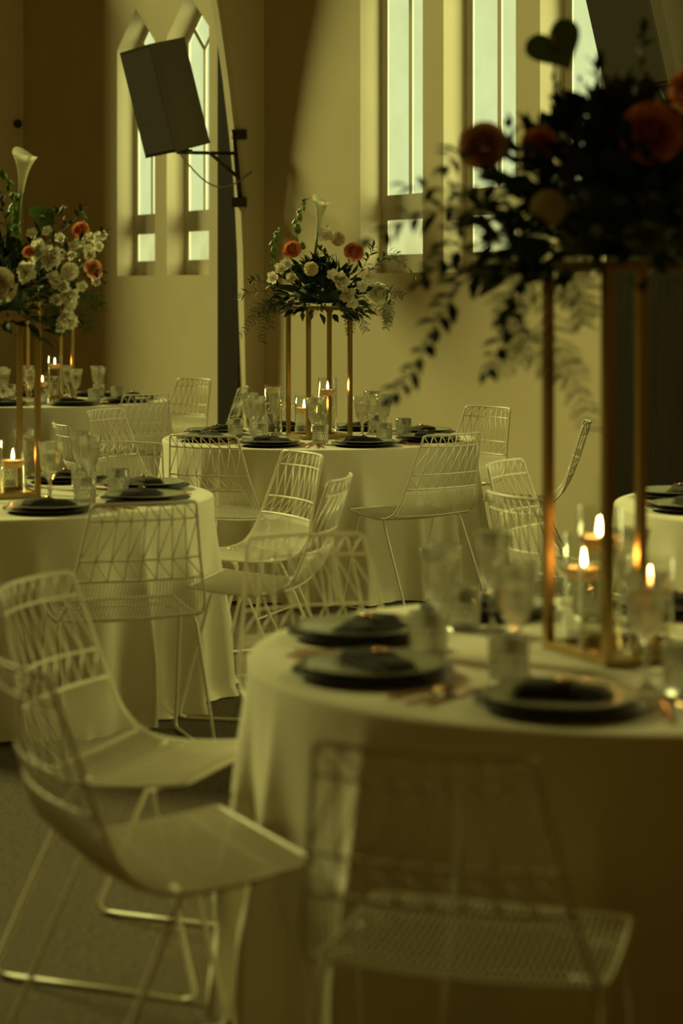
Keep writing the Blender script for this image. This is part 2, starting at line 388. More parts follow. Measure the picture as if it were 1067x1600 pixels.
# ------------------------------------------------------------------ wire chair
PROF = [(-.295, .862, .174), (-.278, .806, .182), (-.236, .672, .204), (-.214, .602, .218), (-.197, .550, .229), (-.168, .500, .238), (-.118, .465, .242), (-.04, .453, .242), (.06, .457, .240), (.15, .467, .236), (.215, .476, .232)]
def prof(s):
    n = len(PROF)-1; s = max(0, min(n, s)); i = min(int(s), n-1); f = s-i
    p0, p1, p2, p3 = (PROF[max(0, min(n, i+k))] for k in (-1, 0, 1, 2))
    return [.5*((2*p1[j])+(-p0[j]+p2[j])*f+(2*p0[j]-5*p1[j]+4*p2[j]-p3[j])*f*f+(-p0[j]+3*p1[j]-3*p2[j]+p3[j])*f**3) for j in range(3)]
def SP(s, v):
    y, z, wd = prof(s); c = max(0, min(1, (7-s)/5)); e = 1-v*v
    return Vector((v*wd, y-.035*e*c, z - .014*e*max(0, 1-abs(s-6.8)/2.6)))
def make_chair():
    root = empty('wire_chair')
    top = [SP(0, -.93+1.86*k/12) for k in range(13)]
    lft = [SP(.06+k*.25, -1) for k in range(1, 40)]; rgt = [SP(.06+k*.25, 1) for k in range(1, 40)]
    frt = [SP(10, -.95+1.9*k/10) for k in range(11)]
    m = MB(); m.tube(top[::-1]+lft+frt+rgt[::-1], .0052, 7, closed=True); m.build('outer_frame', M['chair'], root)
    for s, r in ((1, .0034), (2, .0036), (3, .0046)):
        m = MB(); m.tube([SP(s, -1+2*k/12) for k in range(13)], r, 6); m.build('cross_bar', M['chair'], root)
    m = MB(); NJ = 8; vj = [-1+2*j/NJ for j in range(NJ+1)]
    for j in range(1, NJ):
        m.tube([SP(0, vj[j]), SP(1, vj[j]), SP(2, vj[j]), SP(3, vj[j])], .0024, 5)
    for j in range(NJ):
        m.tube([SP(0, vj[j]), SP(1, vj[j+1])], .0024, 5); m.tube([SP(1, vj[j+1]), SP(2, vj[j])], .0024, 5); m.tube([SP(2, vj[j]), SP(3, vj[j+1])], .0024, 5)
    tag(m.build('back_lattice', M['chair'], root), 'zigzag wire lattice', kind='stuff')
    m = MB(); NR = 37
    for j in range(NR):
        v = -.95+1.9*j/(NR-1); m.tube([SP(3+7*k/13, v) for k in range(14)], .0019, 5)
    tag(m.build('seat_rods', M['chair'], root), 'close-set bent seat wires', kind='stuff')
    for s in (5.6, 7.3, 9.0):
        m = MB(); m.tube([SP(s, -1+2*k/8)-Vector((0, 0, .005)) for k in range(9)], .0036, 5); m.build('seat_support', M['chair'], root)
    for sg in (-1, 1):
        for yt, yb in ((.125, .245), (-.055, -.265)):
            y2 = yb - (.03 if yb > 0 else -.03)
            m = MB(); m.tube([(sg*.18, yt-.01*sg*0, .452), (sg*.215, yt, .452), (sg*.232, yt+(yb-yt)*.05, .443), (sg*.238, yt+(yb-yt)*.1, .42), (sg*.250, yb-(yb-yt)*.04, .03), (sg*.251, yb-(yb-yt)*.06, .012), (sg*.251, y2, .0065)], .0062, 7)
            m.build('leg', M['chair'], root)
        m = MB(); m.tube([(sg*.251, .215, .0065), (sg*.251, -.235, .0065)], .0062, 7); m.build('floor_runner', M['chair'], root)
    return root
CH0 = make_chair(); used = [False]
def chair(x, y, hx, hy, lab):
    o = CH0 if not used[0] else copy_tree(CH0); used[0] = True
    o.location = (x, y, 0); o.rotation_euler = (0, 0, atan2(hy, hx)-pi/2)
    tag(o, lab, 'chair', 'white wire chairs around the tables'); return o
def chair_at(tab, ang, r, dang, lab):
    cx, cy = TABLES[tab]; a = RAD(ang); h = a+pi+RAD(dang)
    return chair(cx+r*cos(a), cy+r*sin(a), cos(h), sin(h), lab)
wc = 'white wire chair '
# near right table
chair(.215, 3.43, .31, .95, wc+'nearest the camera, its back towards us at lower right')
chair(-.345, 4.02, .89, .45, wc+'at lower left, seat front nearly touching the near cloth')
chair(-.455, 4.82, .93, -.36, wc+'behind the lower-left chair, turned towards the near right table')
chair(.006, 5.53, .36, -.93, wc+'mostly hidden behind the near right table rim')
# left table
chair(-.74, 6.98, -.34, .94, wc+'dark against the sunlit side of the left table cloth')
chair(-.295, 7.65, -.97, .22, wc+'in profile right of left table, nearer of the two')
chair(-.42, 8.52, -.87, -.5, wc+'in profile right of left table, farther of the two')
chair_at('left', 75, 1.07, 0, wc+'on the far side of the left table behind glasses')
# centre table
chair_at('centre', 247, 1.08, 2, wc+'with back to us at left front of centre table')
chair(.35, 10.02, -.60, .80, wc+'with back to us at right front of centre table')
chair(.96, 10.68, -.99, .12, wc+'in profile right of centre table against the wall')
chair_at('centre', 46, 1.08, -3, wc+'behind the right rim of centre table facing the camera')
chair_at('centre', 102, 1.07, 0, wc+'behind the gold stand of the centre table')
chair_at('centre', 148, 1.13, 4, wc+'brightly lit between left table and centre table')
chair_at('centre', 200, 1.09, 0, wc+'seen edge-on above glasses of the left table')
# far left table
chair_at('far left', 304, 1.07, 4, wc+'with back to us right front of far left table')
chair_at('far left', 350, 1.08, 4, wc+'in profile before the dark pier beyond centre table')
chair_at('far left', 48.7, 1.12, 0, wc+'barely visible against the wall behind far left table')
chair_at('far left', 100, 1.07, 0, wc+'behind the candle of the far left table')
# far right table
chair_at('far right', 152, 1.05, 0, wc+'brightly lit behind the nearest gold stand')
chair_at('far right', 208, 1.13, 0, wc+'shaded, just in front of the brightly lit chair at right')

# ------------------------------------------------------------------ tableware (one master of each)
def ware():
    d = {}
    m = MB(); m.lathe([(0, .004), (.09, .004), (.10, .0), (.105, .001), (.150, .010), (.168, .013), (.170, .015), (.168, .017), (.15, .015), (.105, .0075), (0, .0075)], 40)
    d['charger_plate'] = m.build('charger_plate', M['charger'])
    r = empty('dinner_plate')
    m = MB(); m.lathe([(0, .003), (.085, .003), (.09, 0), (.095, .001), (.135, .012), (.150, .0155), (.1515, .0175), (.149, .0185), (.13, .015), (.098, .008), (.09, .007), (0, .007)], 40); m.build('dish', M['plate'], r)
    m = MB(); k = 60
    for i in range(k):
        a = 2*pi*i/k; m.box((.1475*cos(a), .1475*sin(a), .0185), (.005, .005, .003))
    tag(m.build('beaded_rim', M['plate'], r), kind='stuff'); d['dinner_plate'] = r
    # napkin: folded cloth, three soft layers, with a small brass ring
    r = empty('napkin')
    for L, (wx, wy, z, ox, ang) in enumerate(((.20, .112, .0, 0, 0), (.185, .092, .008, -.006, .05), (.12, .085, .015, -.03, .04))):
        m = MB(); nu, nv = 16, 8; th = .0105
        for side in (0, 1):
            for i in range(nu+1):
                for j in range(nv+1):
                    u = -1+2*i/nu; v = -1+2*j/nv
                    x = wx/2*u*(1-.06*abs(v)**2); y = wy/2*v*(1-.22*max(0, u)**2); e = (1-abs(u)**6)*(1-abs(v)**6)
                    zz = z + (th*e if side else 0) + (.0012*sin(5*u+2*v+L))*(1 if side else .2)+.0035
                    m.v.append((x*cos(ang)-y*sin(ang)+ox, x*sin(ang)+y*cos(ang), zz))
        K = (nu+1)*(nv+1)
        for side in (0, 1):
            for i in range(nu):
                for j in range(nv):
                    q = (side*K+i*(nv+1)+j, side*K+(i+1)*(nv+1)+j, side*K+(i+1)*(nv+1)+j+1, side*K+i*(nv+1)+j+1); m.f.append(q if side else q[::-1])
        m.build('fold', M['napkin'], r)
    m = MB(); m.lathe([(.004, .026), (.012, .028), (.013, .032), (.008, .035), (0, .035)], 10, c=(.0, 0, 0)); m.build('pin', M['rosegold'], r); d['napkin'] = r
    def flat(outline, th, z=lambda x, y: 0):
        m = MB(); n_ = len(outline)
        m.add([(x, y, z(x, y)+th) for x, y in outline]+[(x, y, z(x, y)) for x, y in outline], [tuple(range(n_)), tuple(range(n_, 2*n_))[::-1]]+[(i, i+n_, (i+1) % n_+n_, (i+1) % n_) for i in range(n_)]); return m
    hd = [(-.004, 0), (-.0035, .0), (-.006, -.09), (-.005, -.098), (.005, -.098), (.006, -.09), (.0035, 0)]
    r = empty('knife'); flat(hd, .004).build('handle', M['rosegold'], r, False)
    flat([(-.0035, 0), (.0035, 0), (.009, .02), (.010, .075), (.004, .108), (-.004, .112), (-.005, .02)], .002).build('blade', M['rosegold'], r, False); d['knife'] = r
    r = empty('fork'); flat(hd, .004).build('handle', M['rosegold'], r, False)
    m = flat([(-.0035, 0), (.0035, 0), (.012, .035), (.0125, .055), (-.0125, .055), (-.012, .035)], .002)
    for k in range(4):
        x = -.0105+.007*k; m.box((x, .078, .002), (.0032, .05, .002))
    m.build('tines', M['rosegold'], r, False); d['fork'] = r
    r = empty('spoon'); flat(hd, .004).build('handle', M['rosegold'], r, False)
    m = MB(); n_ = 16; m.v.append((0, .04, .001))
    for j, q in enumerate((.5, .85, 1)):
        for k in range(n_):
            a = 2*pi*k/n_; m.v.append((.021*q*cos(a)*(1-.15*sin(a)), .035+.033*q*sin(a), .001+.010*q*q))
    for k in range(n_): m.f.append((0, 1+k, 1+(k+1) % n_))
    for j in range(2):
        for k in range(n_): a = 1+j*n_; m.f.append((a+k, a+n_+k, a+n_+(k+1) % n_, a+(k+1) % n_))
    m.build('bowl', M['rosegold'], r); d['spoon'] = r
    m = MB(); m.lathe([(0, 0), (.036, 0), (.0395, .003), (.041, .02), (.0425, .098), (.0405, .099), (.0385, .022), (.036, .016), (0, .015)], 32)
    d['tumbler'] = m.build('tumbler', M['crystal'])
    m = MB()
    def fl_(a, i, z):
        return 1+.022*cos(16*a) if z > .09 else (1+.05*cos(8*a) if .03 < z < .09 else 1)
    m.lathe([(0, 0), (.034, 0), (.035, .002), (.02, .006), (.008, .012), (.0055, .03), (.007, .05), (.010, .062), (.006, .075), (.009, .092), (.018, .105), (.030, .125), (.0355, .15), (.038, .18), (.047, .232), (.0455, .2325), (.036, .18), (.033, .15), (.027, .127), (.014, .11), (0, .104)], 48, fl_)
    d['goblet'] = m.build('goblet', M['goblet'])
    return d
WARE = ware(); wused = set()
def put(kind, loc, rz, lab, cat, group):
    o = WARE[kind] if kind not in wused else copy_tree(WARE[kind]); wused.add(kind)
    o.location = loc; o.rotation_euler = (0, 0, rz); tag(o, lab, cat, group); return o
rw = random.Random(11)
def setting(tab, ang, items='pnkfsgt', jit=0):
    cx, cy = TABLES[tab]; a = RAD(ang); w_ = place_word(ang); T = 'at %s place of %s table' % (w_, tab)
    G = '%s table' % tab
    def P(r, da, z): q = a+RAD(da); return (cx+r*cos(q), cy+r*sin(q), TZ+z)
    ih = a+pi/2                      # local +Y points to the table centre
    put('charger_plate', P(.615, 0, .0005), ih, 'black charger plate '+T, 'plate', 'charger plates on '+G)
    put('dinner_plate', P(.615, 0, .0125), ih, 'grey beaded dinner plate '+T, 'plate', 'dinner plates on '+G)
    put('napkin', P(.60, 0, .021), ih+rw.uniform(-.2, .2), 'folded charcoal napkin on plate '+T, 'napkin', 'napkins on '+G)
    if 'f' in items: put('fork', P(.63, -21, .001), ih+.06-RAD(18), 'rose gold fork '+T, 'fork', 'forks on '+G)
    if 'k' in items: put('knife', P(.63, 18.5, .001), ih+RAD(16), 'rose gold knife '+T, 'knife', 'knives on '+G)
    if 's' in items: put('spoon', P(.645, 22.5, .001), ih+RAD(24), 'rose gold spoon '+T, 'spoon', 'spoons on '+G)
    if 'g' in items: put('goblet', P(.38+rw.uniform(-.03, .03), 13+rw.uniform(-5, 7), .0005), rw.uniform(0, 6), 'fluted crystal goblet '+T, 'goblet', 'goblets on '+G)
    if 't' in items: put('tumbler', P(.45+rw.uniform(-.015, .02), 25+rw.uniform(-3, 3), .0005), rw.uniform(0, 6), 'diamond-cut glass tumbler '+T, 'tumbler', 'tumblers on '+G)
for k in range(8): setting('centre', 22.5+45*k)
for k in range(8): setting('far left', 22.5+45*k)
for q in (297, 342, 27, 72): setting('left', q)
for q in (70, 115, 160, 205, 251): setting('near right', q)
for q in (155, 200): setting('far right', q)

# ------------------------------------------------------------------ gold stands, vases, candles
def stand(tab, h, rot, lab):
    cx, cy = TABLES[tab]; root = empty('flower_stand', (cx, cy, TZ+.001), RAD(rot-45)); s = .122; p = .020
    for i in (-1, 1):
        for j in (-1, 1):
            m = MB(); m.box((i*s, j*s, h/2), (p, p, h-2*p)); m.build('post', M['gold'], root, False)
    for z, nm in ((p/2, 'base_bar'), (h-p/2, 'top_bar')):
        for k in range(4):
            m = MB(); m.box((0, 0, 0), (2*s+p, p, p) if k < 2 else (p, 2*s-p, p)); o = m.build(nm, M['gold'], root, False)
            o.location = ((0, s, z), (0, -s, z), (s, 0, z), (-s, 0, z))[k]
    m = MB(); m.box((0, 0, .003), (2*s-p, 2*s-p, .006)); m.build('base_plate', M['gold'], root, False)
    m = MB(); m.box((0, 0, h-.004), (2*s-p, 2*s-p, .006)); m.build('top_plate', M['gold'], root, False)
    tag(root, lab, 'stand', 'gold flower stands')
stand('centre', .695, 72, 'gold square-frame flower stand on the centre table')
stand('left', .695, 70, 'gold square-frame flower stand at left edge on the left table')
stand('far left', .695, 72, 'gold square-frame flower stand on the far left table')
stand('near right', .86, 70, 'tall blurred gold flower stand on the near right table')
def vase(tab, dx, dy, h, lvl, size, lit=True, base=.0075):
    cx, cy = TABLES[tab]; x, y, z = cx+dx, cy+dy, TZ+base
    root = empty('cylinder_vase', (x, y, z)); R_ = .050
    m = MB(); m.lathe([(0, 0), (R_, 0), (R_, h), (R_-.0025, h), (R_-.0025, .008), (0, .008)], 32); m.build('glass', M['vase'], root)
    m = MB(); m.lathe([(0, .0085), (R_-.0035, .0085), (R_-.0035, lvl), (0, lvl)], 32); m.build('water', M['water'], root)
    tag(root, '%s clear glass cylinder vase on the %s table' % (size, tab), 'vase', 'cylinder vases on %s table' % tab)
    c = empty('floating_candle', (x, y, z+lvl-.012))
    m = MB(); m.lathe([(0, 0), (.022, .001), (.038, .010), (.0450, .022), (.0455, .030), (.043, .034), (.03, .031), (.01, .029), (0, .029)], 28); m.build('wax', M['wax'], c)
    m = MB(); m.tube([(0, 0, .028), (.001, 0, .040)], .0011, 5); m.build('wick', M['wick'], c)
    tag(c, 'cream floating candle%s in the %s vase of the %s table' % (', lit,' if lit else '', size, tab), 'candle', 'floating candles')
    if lit:
        m = MB(); m.lathe([(0, .034), (.0038, .038), (.0058, .045), (.0046, .056), (.002, .070), (0, .078)], 12); m.build('flame', M['flame'], c)
vase('centre', .045, .02, .31, .225, 'tall')
vase('centre', -.085, .27, .21, .12, 'short', base=.0005)
vase('centre', -.25, .16, .27, .235, 'medium', False, base=.0005)
vase('left', .06, -.01, .21, .11, 'tall')
vase('far left', .03, .02, .31, .225, 'tall')
vase('far left', -.02, -.24, .21, .12, 'short', base=.0005)
vase('near right', -.05, .04, .31, .225, 'tall')
vase('near right', -.06, .25, .23, .135, 'medium', base=.0005)
vase('near right', .05, -.042, .21, .125, 'short')

# ------------------------------------------------------------------ flowers
def basis(d, roll=0):
    d = Vector(d).normalized(); q = d.to_track_quat('Z', 'Y').to_matrix(); return q @ Matrix.Rotation(roll, 3, 'Z')
def petal(mb, M3, o, ln, wd, curl, cup, nu=5, nv=4, tip=1.0, ruf=0, ph=0):
    # petal: starts at o, grows along local z/x; curl bends outward
    b = len(mb.v)
    for i in range(nu+1):
        u = i/nu; ww = wd*(sin(pi*min(1, (.12+.88*u)**.8*.80)))*tip
        for j in range(nv+1):
            v = -1+2*j/nv; ang = curl*u
            x = ln*(u*sin(ang*.6)) + cup*(v*v)*-ww*.5; z = ln*u*cos(ang*.6); y = ww*v
            x += ruf*ln*sin(v*4+ph)*u; z += ruf*ln*.6*cos(v*5+ph)*u
            mb.v.append(tuple(o+M3 @ Vector((x, y, z))))
    for i in range(nu):
        for j in range(nv):
            a = b+i*(nv+1)+j; mb.f.append((a, a+1, a+nv+2, a+nv+1))
def rose(mb, c, d, r, rnd):
    B = basis(d); bud = MB(); bud.lathe([(0, .56*r), (.07*r, .53*r), (.15*r, .40*r), (.20*r, .1*r), (.12*r, -.3*r)], 10, mod=lambda a, i, z: 1+.12*cos(3*a+8*z/r))
    mb.add([c+B @ Vector(v) for v in bud.v], bud.f)
    for L, (n_, R1, h, curl, z0) in enumerate(((2, .13, 1.0, -.07, -.06), (3, .20, 1.0, -.06, -.10), (3, .29, 1.0, -.05, -.15), (4, .38, .98, -.03, -.20), (4, .47, .96, .0, -.26), (5, .56, .93, .06, -.33), (5, .65, .88, .18, -.40), (6, .72, .80, .36, -.46), (6, .78, .70, .58, -.52))):
        for k in range(n_):
            a0 = 2*pi*k/n_+L*.9+rnd.uniform(-.2, .2); span = 2*pi/n_*.72; b = len(mb.v); nu, nv = 6, 6; tl = rnd.uniform(-.06, .06); ph = rnd.uniform(0, 6)
            for i in range(nu+1):
                u = i/nu
                for j_ in range(nv+1):
                    v = -1+2*j_/nv; a = a0+v*span*(.55+.45*u); edge = 1-.22*abs(v)**3
                    rad = r*(R1*(.25+.75*sin(min(1, u*1.15)*pi/2)) + curl*u**3*.75 + .02*sin(6*v+ph)*u + tl*u)
                    z = r*(z0 - .25 + h*u*edge - curl*.5*u**4)
                    mb.v.append(tuple(c+B @ Vector((rad*cos(a), rad*sin(a), z))))
            for i in range(nu):
                for j_ in range(nv): q = b+i*(nv+1)+j_; mb.f.append((q, q+1, q+nv+2, q+nv+1))
def ruffle(mb, c, d, r, rnd):
    B = basis(d)
    for k in range(26):
        a = rnd.uniform(0, 2*pi); e = rnd.uniform(0, 1.3); dd = B @ Vector((sin(e)*cos(a), sin(e)*sin(a), cos(e)))
        petal(mb, basis(dd, rnd.uniform(0, 6)), c-dd*r*.1, r*rnd.uniform(.75, 1.05), r*rnd.uniform(.35, .5), rnd.uniform(.3, 1.3), .6, ruf=.12, ph=rnd.uniform(0, 6))
def blossom(mb, c, d, r, rnd):
    B = basis(d)
    for k in range(5):
        R3 = B @ Matrix.Rotation(2*pi*k/5+rnd.uniform(-.2, .2), 3, 'Z'); petal(mb, R3, c, r, r*.5, 2.0+rnd.uniform(-.3, .3), .3, ruf=.08, ph=k)
    petal(mb, B, c, r*.5, r*.25, .3, .9)
def mum(mb, c, d, r, rnd):
    n_ = 170
    mb.lathe([(0, -r*.72), (r*.5, -r*.52), (r*.72, 0), (r*.5, r*.52), (0, r*.72)], 12, c=c)
    for i in range(n_):
        z = 1-2*(i+.5)/n_; a = i*2.399963; q = sqrt(1-z*z); dd = Vector((q*cos(a), q*sin(a), z))
        petal(mb, basis(dd, rnd.uniform(0, 6)), c+dd*r*.62, r*.38, r*.17, .7, .8, 2, 2)
def leaf(mb, o, d, up, ln, wd):
    d = Vector(d).normalized(); s_ = d.cross(up); s_ = s_.normalized() if s_.length > 1e-4 else d.orthogonal().normalized(); n_ = s_.cross(d)
    b = len(mb.v); o = Vector(o)
    for u, w_, dz in ((0, .06, 0), (.2, .62, .02), (.45, 1, .03), (.72, .66, .0), (1, .02, -.08)):
        for v in (-1, 0, 1): mb.v.append(tuple(o+d*ln*u+s_*(v*w_*wd/2)+n_*(dz*ln+(.16*wd*w_ if v else 0))))
    for i in range(4):
        for j in range(2):
            a = b+i*3+j; mb.f.append((a, a+1, a+4, a+3))
def curve_pts(pts, n):
    P_ = [Vector(p) for p in pts]; m = len(P_)-1; out = []
    for k in range(n+1):
        s = m*k/n; i = min(int(s), m-1); f = s-i; p0, p1, p2, p3 = (P_[max(0, min(m, i+q))] for q in (-1, 0, 1, 2))
        out.append(.5*((2*p1)+(-p0+p2)*f+(2*p0-5*p1+4*p2-p3)*f*f+(-p0+3*p1-3*p2+p3)*f**3))
    return out
def branch(root, pts, nl, ln, wd, rnd, matl='leaf', split=False, stemr=.0022, name='ruscus_branch', spread=.9):
    c = curve_pts(pts, 22); m = MB(); m.tube(c, stemr, 5, taper=lambda t: 1-.6*t); lv = []
    for k in range(nl):
        s = .10+.90*k/(nl-1); i = min(int(s*22), 21); p = c[i].lerp(c[i+1], s*22-i); t = (c[i+1]-c[i]).normalized()
        side = t.orthogonal().normalized(); side = Matrix.Rotation(k*2.4+rnd.uniform(-.5, .5), 3, t) @ side
        d = t*(.75) + side*spread if k < nl-1 else t
        lv.append((p, d.normalized(), ln*rnd.uniform(.75, 1.15)*(1-.35*s), wd*rnd.uniform(.8, 1.15)*(1-.3*s)))
    if split:
        br = m.build(name, M['stem'], root)
        for p, d, l_, w_ in lv:
            q = MB(); leaf(q, (0, 0, 0), d, Vector((rnd.uniform(-.4, .4), -.5, 1)), l_, w_); o = q.build('leaf', M[matl], br); o.location = p
    else:
        for p, d, l_, w_ in lv: leaf(m, p, d, Vector((rnd.uniform(-.5, .5), rnd.uniform(-.6, .3), 1)), l_, w_)
        tag(m.build(name, M[matl], root), kind='stuff')
def fern(root, pts, ln, rnd, n_=26):
    c = curve_pts(pts, 20); m = MB(); m.tube(c, .0013, 4, taper=lambda t: 1-.7*t)
    for k in range(n_):
        s = .08+.9*k/n_; i = min(int(s*20), 19); p = c[i]; t = (c[i+1]-c[i]).normalized()
        for sg in (-1, 1):
            sd = t.cross(Vector((0, -1, .25))).normalized()*sg; e = (t*.55+sd+Vector((rnd.uniform(-.3, .3), rnd.uniform(-.5, .3), rnd.uniform(-.4, .2)))).normalized()
            L_ = ln*rnd.uniform(.6, 1.1)*(1-.6*s)
            for q in range(7):
                pp = p+e*L_*(q/7); 
                for s2 in (-1, 1):
                    dd = (e*.8+t*s2*.8+Vector((rnd.uniform(-.4, .4), rnd.uniform(-.4, .4), rnd.uniform(-.4, .4)))).normalized()*L_*.22
                    w_ = dd.cross(Vector((0, 1, 0))).normalized()*.0009
                    m.add([pp-w_, pp+w_, pp+dd], [(0, 1, 2)])
            m.tube([p, p+e*L_], .0007, 3)
    tag(m.build('fern_frond', M['fern'], root), kind='stuff')
def calla(root, tip, base, r, rnd):
    tip = Vector(tip); base = Vector(base); ax = (tip-base); L_ = ax.length; B = basis(ax, .6)
    p = empty('calla_lily'); p.parent = root; m = MB(); nu, nv = 12, 20; sp = .62*L_
    for i in range(nu+1):
        u = i/nu; rr = r*(.20+.30*u+.55*u**3.2)
        for j in range(nv+1):
            a = -pi*1.06+2.12*pi*j/nv; lip = max(0, cos(a))**2
            z = L_-sp+sp*u*(.84+.20*lip*u); x = rr*cos(a)*(1+.5*lip*u**4); y = rr*sin(a)
            m.v.append(tuple(base+B @ Vector((x, y, z))))
    for i in range(nu):
        for j in range(nv): a = i*(nv+1)+j; m.f.append((a, a+1, a+nv+2, a+nv+1))
    m.build('spathe', M['calla'], p)
    m = MB(); m.tube([base+B @ Vector((0, 0, z*L_)) for z in (.38, .5, .65, .78)], r*.16, 8, taper=lambda t: 1-.5*t); m.build('spadix', M['cream'], p)
    m = MB(); m.tube([base, base+B @ Vector((0, 0, L_*.40))], r*.17, 8); m.build('stem', M['bell'], p)
def bells(root, pts, r, rnd, n_=11):
    c = curve_pts(pts, 22); p = MB(); p.tube(c, .0028, 5); 
    for k in range(n_):
        s = .12+.86*k/(n_-1); i = min(int(s*22), 21); q = c[i]; t = (c[i+1]-c[i]).normalized(); side = Matrix.Rotation(k*2.2, 3, t) @ t.orthogonal().normalized()
        rr = r*(1-.55*s); B = basis(side+t*.3); b = MB(); b.lathe([(.1*rr, 0), (.5*rr, .35*rr), (.85*rr, .8*rr), (1.1*rr, 1.0*rr), (.75*rr, .75*rr), (.3*rr, .3*rr)], 10, mod=lambda a, i_, z: 1+.1*cos(5*a))
        p.add([q+B @ Vector(v) for v in b.v], b.f)
    p.build('bells_of_ireland', M['bell'], root)
def anthurium(root, c, r, nrm, roll, rnd):
    c = Vector(c); B = basis(nrm, roll); m = MB(); n_ = 30; m.v.append(tuple(c+B @ Vector((0, 0, -.12*r))))
    rows = (.35, .7, 1.0)
    for q in rows:
        for k in range(n_):
            a = 2*pi*k/n_; x = 16*sin(a)**3/16.5; y = (13*cos(a)-5*cos(2*a)-2*cos(3*a)-cos(4*a))/16.5
            m.v.append(tuple(c+B @ Vector((r*q*x, r*q*y, r*(.10*q*q*sin(2*a)-.12*(1-q))))))
    for k in range(n_): m.f.append((0, 1+k, 1+(k+1) % n_))
    for j in range(2):
        for k in range(n_): a = 1+j*n_; m.f.append((a+k, a+n_+k, a+n_+(k+1) % n_, a+(k+1) % n_))
    p = m.build('anthurium', M['anth'], root)
    m = MB(); m.tube([c, c+B @ Vector((0, .1*r, .25*r)), c+B @ Vector((0, .35*r, .55*r))], r*.06, 6); m.build('spadix', M['cream'], p)
    m = MB(); m.tube([c, c-Vector((0, -.02, r*1.0)), c-Vector((0, -.03, r*2.4))], r*.05, 5); m.build('stem', M['stem'], p)
def core(root, rx, rz, n_, rnd, ln, wd, z0=.0, droop=.25):
    m = MB()
    for k in range(n_):
        a = rnd.uniform(0, 2*pi); e = rnd.uniform(-droop, 1)*pi/2; q = rnd.uniform(.45, 1)
        d = Vector((cos(e)*cos(a), cos(e)*sin(a), sin(e)))
        p = Vector((d.x*rx*q, d.y*rx*q, z0+d.z*rz*q))
        leaf(m, p, d+Vector((rnd.uniform(-.6, .6), rnd.uniform(-.6, .6), rnd.uniform(-.5, .4))), Vector((rnd.uniform(-1, 1), rnd.uniform(-1, 1), 1)), ln*rnd.uniform(.7, 1.3), wd*rnd.uniform(.7, 1.3))
    m.lathe([(0, z0-.0), (rx*.42, z0), (rx*.46, z0+rz*.2), (rx*.36, z0+rz*.45), (0, z0+rz*.55)], 16)
    tag(m.build('foliage', M['leaf'], root), kind='stuff')
def flower(root, fn, name, m_, c, d, r, rnd):
    m = MB(); fn(m, Vector(c), Vector(d), r, rnd); return m.build(name, M[m_], root)

def arrangement(tab, h, lab):
    cx, cy = TABLES[tab]; root = empty('flower_arrangement', (cx, cy, TZ+h+.003)); tag(root, lab, 'flowers', 'flower arrangements on the gold stands')
    o = root.location.copy()
    return root, (lambda px, py, dy=0: at(px, py, cy+dy)-o)
# centre table
rnd = random.Random(5)
R_, p = arrangement('centre', .695, 'airy flower arrangement with calla lily on the centre table stand')
core(R_, .25, .21, 520, rnd, .075, .028, .015, .22)
calla(R_, p(503, 306), p(492, 400), .044, rnd)
bells(R_, [p(470, 395), p(462, 355), p(470, 330), p(479, 308)], .024, rnd, 12)
bells(R_, [p(430, 430), p(425, 395), p(430, 372), p(438, 358)], .024, rnd, 10)
F = (0, -1, .35)
flower(R_, rose, 'rose', 'orange', p(455, 387, -.12), (-.2, -1, .5), .044, rnd)
flower(R_, rose, 'rose', 'orange', p(554, 391, -.12), (.2, -1, .5), .046, rnd)
flower(R_, mum, 'chrysanthemum', 'cream', p(486, 420, -.27), F, .040, rnd)
flower(R_, mum, 'chrysanthemum', 'cream', p(528, 373, -.06), F, .042, rnd)
flower(R_, blossom, 'white_blossom', 'white', p(509, 367, -.08), F, .05, rnd)
flower(R_, ruffle, 'white_peony', 'white', p(531, 438, -.22), F, .065, rnd)
flower(R_, ruffle, 'white_peony', 'white', p(545, 462, -.22), F, .058, rnd)
flower(R_, rose, 'rose', 'white', p(595, 456, -.08), (.4, -1, .3), .05, rnd)
for q in ((446, 413), (424, 434), (456, 434), (520, 430), (573, 432), (438, 420), (565, 447), (550, 475)):
    flower(R_, blossom, 'white_blossom', 'white', p(q[0], q[1], rnd.uniform(-.22, -.12)), (rnd.uniform(-.5, .5), -1, rnd.uniform(0, .6)), .036, rnd)
for a_ in ([(560, 440), (600, 405), (630, 412), (652, 434)], [(570, 440), (600, 400), (620, 397)], [(560, 430), (580, 395), (583, 385)], [(440, 450), (405, 440), (392, 438)], [(440, 460), (400, 455), (372, 465)], [(520, 450), (510, 405), (500, 390)], [(540, 440), (545, 410), (570, 400)], [(530, 460), (590, 445), (612, 470)]):
    branch(R_, [p(x, y, -.04-.03*i) for i, (x, y) in enumerate(a_)], 15, .062, .022, rnd, 'leaf2')
for a_ in ([(540, 470), (575, 480), (600, 490), (608, 505)], [(530, 470), (560, 490), (572, 520)], [(560, 460), (605, 455), (632, 463)], [(545, 480), (548, 500), (545, 525)], [(430, 470), (405, 480), (393, 500), (372, 528)], [(430, 475), (412, 490), (410, 540)], [(450, 475), (425, 480), (423, 515)], [(600, 470), (607, 490), (603, 515)]):
    fern(R_, [p(x, y, -.05) for x, y in a_], .06, rnd)
